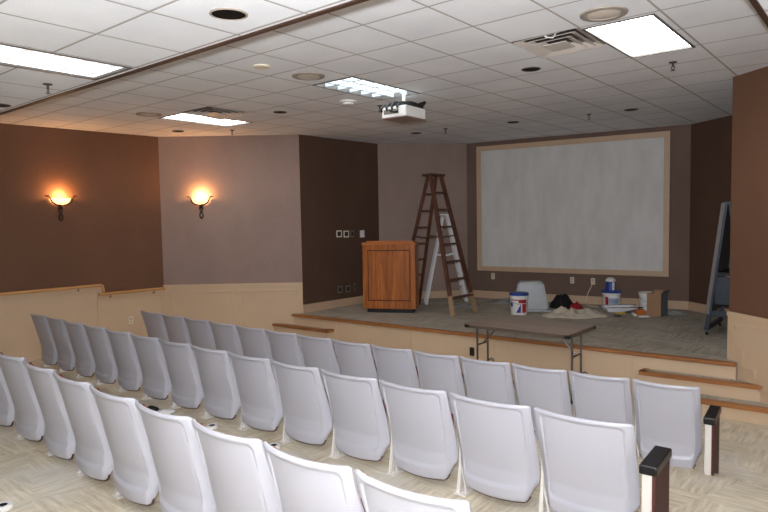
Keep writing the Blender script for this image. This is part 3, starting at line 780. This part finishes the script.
# ------------------------------------------------------------------ folding table
TZ = .84
fl = Vector((-4.146, 6.62)); fr = Vector((-2.777, 6.612)); br = Vector((-2.77, 7.40)); bl = fl+(br-fr)
td = (fr-fl).normalized(); tl = (fr-fl).length; tn = Vector((-td.y, td.x)); tw_ = .79
t = thing('folding_table', 'folding table with brown laminate top in front of the stage', 'table', (fl.x, fl.y, 0), atan2(td.y, td.x))
obj('table_top', B((0, 0, TZ-.012), (tl, tw_, TZ), .003), 'tabletop', t)
bm = bmesh.new()
for lo, hi in (((.0, .0, TZ-.05), (tl, .025, TZ-.0125)), ((0, tw_-.025, TZ-.05), (tl, tw_, TZ-.0125)), ((0, .025, TZ-.05), (.025, tw_-.025, TZ-.0125)), ((tl-.025, .025, TZ-.05), (tl, tw_-.025, TZ-.0125))): box(bm, lo, hi)
obj('apron', bm, 'tabledge', t)
for x in (.0, tl):
    for y in (0., tw_):
        s = 1 if x == 0 else -1; q = 1 if y == 0 else -1
        bm = bmesh.new(); box(bm, (min(x-s*.004, x+s*.06), min(y-q*.004, y+q*.06), TZ-.052), (max(x-s*.004, x+s*.06), max(y-q*.004, y+q*.06), TZ-.010), .006); obj('corner_cap', bm, 'black', t)
for x, s in ((.06, 1), (tl-.05, -1)):
    for y in (.20, .46):
        bm = bmesh.new(); tube(bm, [(x, y, TZ-.05), (x, y, .02)], .0125, 10)
        l = smooth_by(obj('leg', bm, 'steel', t)); l2 = obj('foot_cap', lathe(bmesh.new(), [(.018, 0), (.018, .03), (.013, .032)], 12, (x, y, 0)), 'black', l)
    bm = bmesh.new(); tube(bm, [(x, .20, .16), (x, .46, .16)], .010, 8); tube(bm, [(x, .20, TZ-.06), (x, .46, TZ-.06)], .010, 8); smooth_by(obj('cross_bar', bm, 'steel', t))
    bm = bmesh.new(); tube(bm, [(x, .33, TZ-.30), (x+s*.10, .33, TZ-.2), (x+s*.24, .33, TZ-.055)], .009, 8); tube(bm, [(x, .20, TZ-.30), (x, .46, TZ-.30)], .009, 8); smooth_by(obj('folding_brace', bm, 'steel', t))
    for y in (.20, .46):
      bm = bmesh.new(); tube(bm, [(x+.012, y, .30), (x+.05, y+.0, .325), (x+.085, y, .31), (x+.085, y, .285)], .010, 8)
      smooth_by(obj('lock_hook', bm, 'steel', t))

# ------------------------------------------------------------------ things on the stage
def bucket(name, label, x, y, z, r, h, rim, band, rz=0., lid=None):
    t = thing(name, label, 'bucket', (x, y, z), rz)
    rb = r*.87
    rad = lambda q: rb+(r-rb)*q
    smooth_by(obj('pail', lathe(bmesh.new(), [(rb*.97, 0), (rb, .006), (rad(.8), h*.8), (rad(.8)+.006, h*.81), (rad(.86)+.006, h*.85), (r, h*.86), (r, h), (r-.01, h), (rad(.9)-.01, h*.88), (.001, h*.88)], 36), 'white', t))
    smooth_by(obj('rim', lathe(bmesh.new(), rim[1], 36), rim[0], t))
    for k, (a0, a1, z0, z1, mat, tri) in enumerate(band):
        bm = bmesh.new(); n = 10; A = []; Bq = []
        for i in range(n+1):
            u = i/n; a = a0+(a1-a0)*u; zt = z0+(z1-z0)*(1-u if tri == 1 else (u if tri == 2 else 1)); zt = max(zt, z0+.001)
            ra = rad(z0/h)+.0015; rc = rad(zt/h)+.0015
            A.append(bm.verts.new((ra*cos(a), ra*sin(a), z0))); Bq.append(bm.verts.new((rc*cos(a), rc*sin(a), zt)))
        for i in range(n): bm.faces.new((A[i], A[i+1], Bq[i+1], Bq[i]))
        obj('printed_label', bm, mat, t)
    bm = bmesh.new(); tube(bm, [((r+.008)*cos(a), (r+.008)*sin(a), h*.80-.10*abs(sin((a-(-2.4))*1.0))) for a in [-2.4+2.4*i/12 for i in range(13)]], .003, 6); smooth_by(obj('wire_handle', bm, 'steel', t))
    return t
f0 = atan2(-9.48, 4.86)     # towards the seats
bucket('paint_bucket', 'white bucket with blue rim and blue triangle by the table', -4.861, 9.482, ZS, .155, .35, ('blue', [(.148, .32), (.161, .325), (.162, .362), (.15, .368), (.001, .362)]),
       [(f0-1.0, f0-.05, .245, .262, 'red', 0), (f0-.05, f0+.9, .20, .262, 'red', 0), (f0-.35, f0+.22, .04, .19, 'blue', 2), (f0+.38, f0+.95, .04, .19, 'red', 0), (f0-1.2, f0-.75, .14, .21, 'blue', 0)])
b2 = (-3.80, 10.90)
bucket('paint_bucket', 'white bucket with a blue lid carrying a can, under the screen', b2[0], b2[1], ZS, .155, .31, ('blue', [(.150, .285), (.168, .288), (.170, .315), (.158, .322), (.001, .318)]),
       [(f0-.9, f0-.5, .03, .22, 'red', 0), (f0-.45, f0+.7, .10, .20, 'lightblue', 0), (f0-.2, f0+.5, .03, .085, 'lightblue', 0)])
t = thing('paint_can', 'blue and white can standing on the blue bucket lid', 'can', (b2[0]-.02, b2[1], ZS+.322))
smooth_by(obj('body', lathe(bmesh.new(), [(.083, 0), (.083, .155), (.08, .16), (.001, .16)], 30), 'blue', t))
smooth_by(obj('white_top', lathe(bmesh.new(), [(.0845, .16), (.086, .165), (.086, .185), (.06, .215), (.045, .225), (.001, .225)], 30), 'white', t))
bm = bmesh.new()
for i in range(6): pass
A = [(.0846*cos(f0+.2+.6*i/8), .0846*sin(f0+.2+.6*i/8)) for i in range(9)]
v0 = [bm.verts.new((x, y, .01)) for x, y in A]; v1 = [bm.verts.new((x, y, .15)) for x, y in A]
for i in range(8): bm.faces.new((v0[i], v0[i+1], v1[i+1], v1[i]))
obj('printed_label', bm, 'white', t)
bucket('paint_bucket', 'plain white bucket behind the cardboard box', -3.24, 11.08, ZS, .145, .30, ('white', [(.146, .28), (.156, .283), (.156, .302), (.146, .305), (.13, .295), (.001, .28)]),
       [(f0-.4, f0+.5, .08, .1, 'lightblue', 0), (f0-.3, f0+.6, .13, .15, 'lightblue', 0)])
# storage bin, upside down
t = thing('storage_bin', 'cloudy clear plastic storage bin upside down behind the bucket', 'bin', (-4.92, 10.03, ZS), radians(30))
def frustum(bm, w0, d0, w1, d1, z0, z1, bev=.0):
    vs = [bm.verts.new((sx*w0, sy*d0, z0)) for sx, sy in ((-1, -1), (1, -1), (1, 1), (-1, 1))]+[bm.verts.new((sx*w1, sy*d1, z1)) for sx, sy in ((-1, -1), (1, -1), (1, 1), (-1, 1))]
    fs = [bm.faces.new([vs[i] for i in q]) for q in ((3, 2, 1, 0), (4, 5, 6, 7), (0, 1, 5, 4), (1, 2, 6, 5), (2, 3, 7, 6), (3, 0, 4, 7))]
    if bev: bmesh.ops.bevel(bm, geom=list({e for f in fs for e in f.edges}), offset=bev, segments=3, affect='EDGES')
    return bm
smooth_by(obj('tub', frustum(bmesh.new(), .30, .22, .215, .17, .02, .50, .03), 'bin', t))
obj('rim', frustum(bmesh.new(), .335, .24, .33, .236, .0, .03, .008), 'bin', t)
bm = bmesh.new(); box(bm, (-.2, -.2, .12), (.2, -.195, .13)); box(bm, (-.16, -.17, .4), (.16, -.165, .41))
# heaps
def heap(name, cx_, cy_, rx, ry, h, mat, seed, rot=0., n=26, rough=1.0, parent=None, z=ZS, base=.004):
    bm = bmesh.new(); rings = []
    top = bm.verts.new((0, 0, h*(.7+.3*noise.noise(Vector((seed, 0, 0)))) + base))
    NR = 10
    for j in range(1, NR+1):
        q = j/NR; ring = []
        for i in range(n):
            a = 2*pi*i/n
            e = 1+.28*noise.noise(Vector((cos(a)*1.7+seed, sin(a)*1.7, seed)))
            x = cos(a)*rx*q*e; y = sin(a)*ry*q*e
            nz = noise.noise(Vector((x*9+seed, y*9, seed*2)))*.5+noise.noise(Vector((x*22+seed, y*22, 1)))*.35
            zz = h*(max(0, 1-q**2.4))*(.75+.6*nz*rough)+max(0, .35*h*nz)*(1 if j < NR else 0)
            ring.append(bm.verts.new((x, y, base+max(0., zz) if j < NR else .0)))
        rings.append(ring)
    for i in range(n): bm.faces.new((top, rings[0][i], rings[0][(i+1) % n]))
    for a, b_ in zip(rings, rings[1:]):
        for i in range(n): bm.faces.new((a[i], b_[i], b_[(i+1) % n], a[(i+1) % n]))
    bm.faces.new(rings[-1])
    o = obj(name, bm, mat, parent); o.location = (cx_, cy_, z); o.rotation_euler = (0, 0, rot)
    for p in o.data.polygons: p.use_smooth = True
    return o
t = thing('duffel_bag', 'slumped black bag with a red part beside the plastic bin', 'bag', (-4.52, 10.56, ZS), radians(36))
heap('bag_body', -.02, .04, .23, .17, .29, 'blackcloth', 3.4, 0., 28, .8, t, 0)
heap('red_pocket', .17, -.12, .13, .09, .14, 'redcloth', 5.2, 0., 24, .6, t, 0)
tag(heap('drop_cloth', -4.0, 9.80, .50, .28, .12, 'cloth', 8.4, radians(36), 60, 1.9), 'crumpled beige canvas drop cloth on the stage floor', 'drop cloth')
tag(heap('plastic_sheet', -5.55, 10.72, .60, .26, .08, 'clear', 12.3, radians(12), 40, 1.6), 'crumpled clear plastic sheet on the stage floor below the screen left', 'plastic sheet')
tag(heap('plastic_sheet', -6.2, 9.78, .38, .16, .03, 'clear', 2.7, radians(38), 34, 1.4), 'flat clear plastic sheet on the floor under the ladders', 'plastic sheet')
tag(heap('plastic_scrap', -2.78, 10.90, .20, .12, .05, 'clear', 6.6, radians(20), 26, 1.4), 'small clear plastic scrap right of the cardboard box', 'plastic scrap')
# paint tray
t = thing('paint_tray', 'silver metal paint tray in front of the white buckets', 'paint tray', (-3.53, 10.62, ZS), radians(38))
bm = bmesh.new(); L_, Wt = .30, .15
sec = [(-L_, .085), (-L_+.03, .02), (-.05, .02), (L_-.02, .085)]
for s in (-1, 1):
    pass
q = [[bm.verts.new((x, y, z)) for x, z in sec] for y in (-Wt, Wt)]
for i in range(3): bm.faces.new((q[0][i], q[0][i+1], q[1][i+1], q[1][i]))
for y, row_ in ((-Wt, q[0]), (Wt, q[1])):
    a = bm.verts.new((-L_, y*1.08, .095)); b_ = bm.verts.new((L_, y*1.08, .095)); bm.faces.new((row_[0], row_[1], row_[2], row_[3], b_, a))
r_ = bmesh.ops.extrude_face_region(bm, geom=bm.faces[:])
for e in r_['geom']:
    if isinstance(e, bmesh.types.BMVert): e.co.z += .006
obj('pan', bm, 'alu', t)
bm = bmesh.new(); box(bm, (-L_, -Wt*1.1, .09), (L_, -Wt*1.0, .104), .003); box(bm, (-L_, Wt*1.0, .09), (L_, Wt*1.1, .104), .003); obj('rolled_rim', bm, 'chrome', t)
bm = bmesh.new()
for y in (-.12, .12): tube(bm, [(L_-.05, y, .09), (L_-.03, y, .0)], .006, 6)
for y in (-.12, .12): tube(bm, [(-L_+.06, y, .03), (-L_+.06, y, .0)], .006, 6)
obj('leg', bm, 'steel', t)
# roller, scraper and bits
t = thing('paint_roller', 'yellow-handled paint roller lying in front of the tray', 'paint roller', (-3.38, 10.36, ZS+.024), radians(32))
bm = tube(bmesh.new(), [(-.16, 0, 0), (-.02, 0, 0), (-.0, 0, 0)], [.015, .018, .010], 10); smooth_by(obj('handle', bm, 'yellow', t))
bm = tube(bmesh.new(), [(0, 0, 0), (.08, 0, .0), (.10, -.03, .0), (.10, -.06, 0)], .004, 6); obj('wire_frame', bm, 'steel', t)
bm = tube(bmesh.new(), [(.10, -.05, .0), (.10, -.20, .0)], .022, 14); smooth_by(obj('roller_sleeve', bm, 'white', t))
t = thing('tool_case', 'small orange plastic item between the tray and cardboard box', 'tool', (-3.19, 10.50, ZS), radians(35))
obj('case', B((-.07, -.05, 0), (.07, .05, .085), .012), 'orange', t); bm = tube(bmesh.new(), [(-.03, 0, .083), (-.03, 0, .11), (.03, 0, .11), (.03, 0, .083)], .008, 7); obj('handle', bm, 'black', t)
t = thing('putty_knife', 'small dark putty knife lying by the drop cloth', 'putty knife', (-3.36, 10.10, ZS), radians(15))
obj('handle', B((-.12, -.015, .0), (0, .015, .022), .006), 'black', t); obj('blade', B((0, -.03, .006), (.09, .03, .009)), 'steel', t)
tag(heap('paper_scrap', -3.07, 10.28, .09, .05, .03, 'white', 9.9, radians(30), 22, 1.), 'white paper scrap lying at the foot of the cardboard box', 'paper')
# cardboard box
t = thing('cardboard_box', 'open cardboard box with one grey side, right of the white bucket', 'box', (-2.935, 10.54, ZS), radians(-10))
w, d, h = .115, .12, .37
bm = bmesh.new()
for lo, hi in (((-w, -d, 0), (w, -d+.006, h)), ((-w, d-.006, 0), (w, d, h)), ((-w, -d+.006, 0), (-w+.006, d-.006, h)), ((-w+.006, -d+.006, 0), (w-.006, d-.006, .006))): box(bm, lo, hi)
obj('carton', bm, 'cardboard', t)
obj('grey_side', B((w-.006, -d+.006, 0), (w+.002, d-.006, h+.0)), 'greyside', t)
obj('flap', B((-w, -.003, 0), (w, .003, .04), 0, Matrix.Translation((0, d, h)) @ Matrix.Rotation(radians(-28), 4, 'X')), 'cardboard', t)
obj('flap', B((-.003, -d, 0), (.003, d, .07), 0, Matrix.Translation((w, 0, h)) @ Matrix.Rotation(radians(38), 4, 'Y')), 'greyside', t)
# mobile easel
t = thing('mobile_easel', 'dark steel mobile easel on casters at the right of the stage', 'easel', (-1.685, 9.62, ZS))
HE = 1.78
for s in (-1, 1):
    xf, xt = s*.235, s*.03
    for y in (-.42, .42):
        bm = bar(bmesh.new(), (xf, y, .09), (xt, y, HE), .055, .035, (1, 0, 0)); l = obj('leg', bm, 'easel', t)
    bd = obj('board', bar(bmesh.new(), (s*(.235-.205*.12)+s*.02, 0, .09+(HE-.09)*.12), (xt+s*.025, 0, HE), .045, .90, (1, 0, 0)), 'easel_board', t)
    obj('foot_beam', B((xf-.03, -.46, .07), (xf+.03, .46, .12), .006), 'easel', t)
    for y in (-.42, .40):
        c_ = obj('caster', B((xf-.022, y-.03, .045), (xf+.022, y+.03, .07), .004), 'chrome', t)
        bm = lathe(bmesh.new(), [(.001, -.014), (.026, -.014), (.032, -.008), (.032, .008), (.026, .014), (.001, .014)], 20)
        for v in bm.verts: v.co = Vector((xf+v.co.z, y+v.co.x, .033+v.co.y))
        smooth_by(obj('wheel', bm, 'black', c_))
obj('top_hinge', B((-.06, -.44, HE-.03), (.06, .44, HE+.02), .008), 'easel', t)
bx = obj('storage_box', B((-.16, -.40, .42), (.16, .40, .80), .01), 'easel', t)
obj('box_lid', B((-.14, -.405, .8005), (.14, .405, .86), .008), 'black', bx); obj('latch', B((-.02, -.412, .79), (.08, -.402, .815), .003), 'chrome', bx)
obj('lower_bar', B((-.2, -.42, .26), (.2, -.36, .34), .006), 'easel', t)

# ------------------------------------------------------------------ litter on the tier floors
def scrap(name, label, cat, x, y, z, parts):
    t = thing(name, label, cat, (x, y, z), random.uniform(0, 3))
    for nm, mat, args in parts: heap(nm, *args, t, 0)
    return t
t = tag(heap('black_rag', -6.276, 3.56, .075, .055, .05, 'blackcloth', 4.4, .4, 24, .8, None, T2), 'small black rag on the carpet behind the nearest row', 'rag')
t = tag(heap('crumpled_paper', -6.067, 3.60, .10, .06, .045, 'white', 7.7, .9, 24, 1., None, T2), 'crumpled white paper on the carpet next to the black rag', 'paper')
def tape_roll(x, y, z, label, mat, rz):
    t = thing('tape_roll', label, 'tape roll', (x, y, z), rz)
    smooth_by(obj('roll', lathe(bmesh.new(), [(.030, 0), (.055, 0), (.057, .004), (.057, .026), (.055, .03), (.030, .03), (.029, .015), (.030, 0)], 24, cap=False), mat, t))
    smooth_by(obj('core', lathe(bmesh.new(), [(.025, .001), (.0285, .001), (.0285, .029), (.025, .029), (.025, .001)], 24, cap=False), 'black', t))
tape_roll(-5.229, 3.60, T2, 'white roll with a black core on the carpet, middle of the litter', 'white', .3)
tape_roll(-4.305, 3.612, T2, 'pale roll with a black core nearest the aisle on the carpet', 'white', 1.)
tape_roll(-4.466, 1.453, T3, 'white roll on the carpet at the bottom left corner', 'white', 1.)

# the photographer's bounce flash, aimed up at the lowered ceiling
fl_ = bpy.data.lights.new('bounce_flash', 'AREA'); fl_.shape = 'DISK'; fl_.size = .12; fl_.energy = FLASH; fl_.color = (.95, .97, 1)
fo = bpy.data.objects.new('bounce_flash', fl_); C.objects.link(fo); fo.location = (0, -.05, CAMZ+.15)
fo.rotation_euler = Vector((-.634*cos(radians(46)), .771*cos(radians(46)), sin(radians(46)))).to_track_quat('-Z', 'Y').to_euler()
# repeats share a group
GR_ = {'ceiling_light': 'ceiling light panels', 'air_diffuser': 'ceiling air diffusers', 'paint_bucket': 'paint buckets on the stage', 'wall_outlet': 'pale wall outlets', 'wall_handrail': 'left wall handrails',
       'stepladder': 'stepladders on the stage', 'tape_roll': 'rolls lying on the carpet', 'plastic_sheet': 'clear plastic sheets on the stage'}
for o_ in C.objects:
    k_ = o_.name.split('.')[0]
    if o_.parent is None and k_ in GR_: o_['group'] = GR_[k_]

# ------------------------------------------------------------------ world and camera
w = bpy.data.worlds.new('world'); bpy.context.scene.world = w; w.use_nodes = True
w.node_tree.nodes['Background'].inputs[0].default_value = (.5, .5, .52, 1); w.node_tree.nodes['Background'].inputs[1].default_value = .05
cam = bpy.data.cameras.new('camera'); co = bpy.data.objects.new('camera', cam); C.objects.link(co)
cam.sensor_width = 36; cam.lens = 36*620/768; cam.clip_start = .05; cam.clip_end = 100
R = ((.772958, .634218, -.017420), (.025288, -.058231, -.997983), (-.633953, .770958, -.061049))
r_, d_, f_ = [Vector(v).normalized() for v in R]
f_ = f_.normalized(); r_ = (r_-f_*r_.dot(f_)).normalized(); d_ = f_.cross(r_)
u_ = -d_
if u_.z < 0: u_ = -u_
co.matrix_world = Matrix(((r_.x, u_.x, -f_.x, 0), (r_.y, u_.y, -f_.y, 0), (r_.z, u_.z, -f_.z, CAMZ), (0, 0, 0, 1)))
sc = bpy.context.scene; sc.camera = co
sc.view_settings.view_transform = 'Standard'; sc.view_settings.look = 'None'; sc.view_settings.exposure = 0; sc.view_settings.gamma = 1
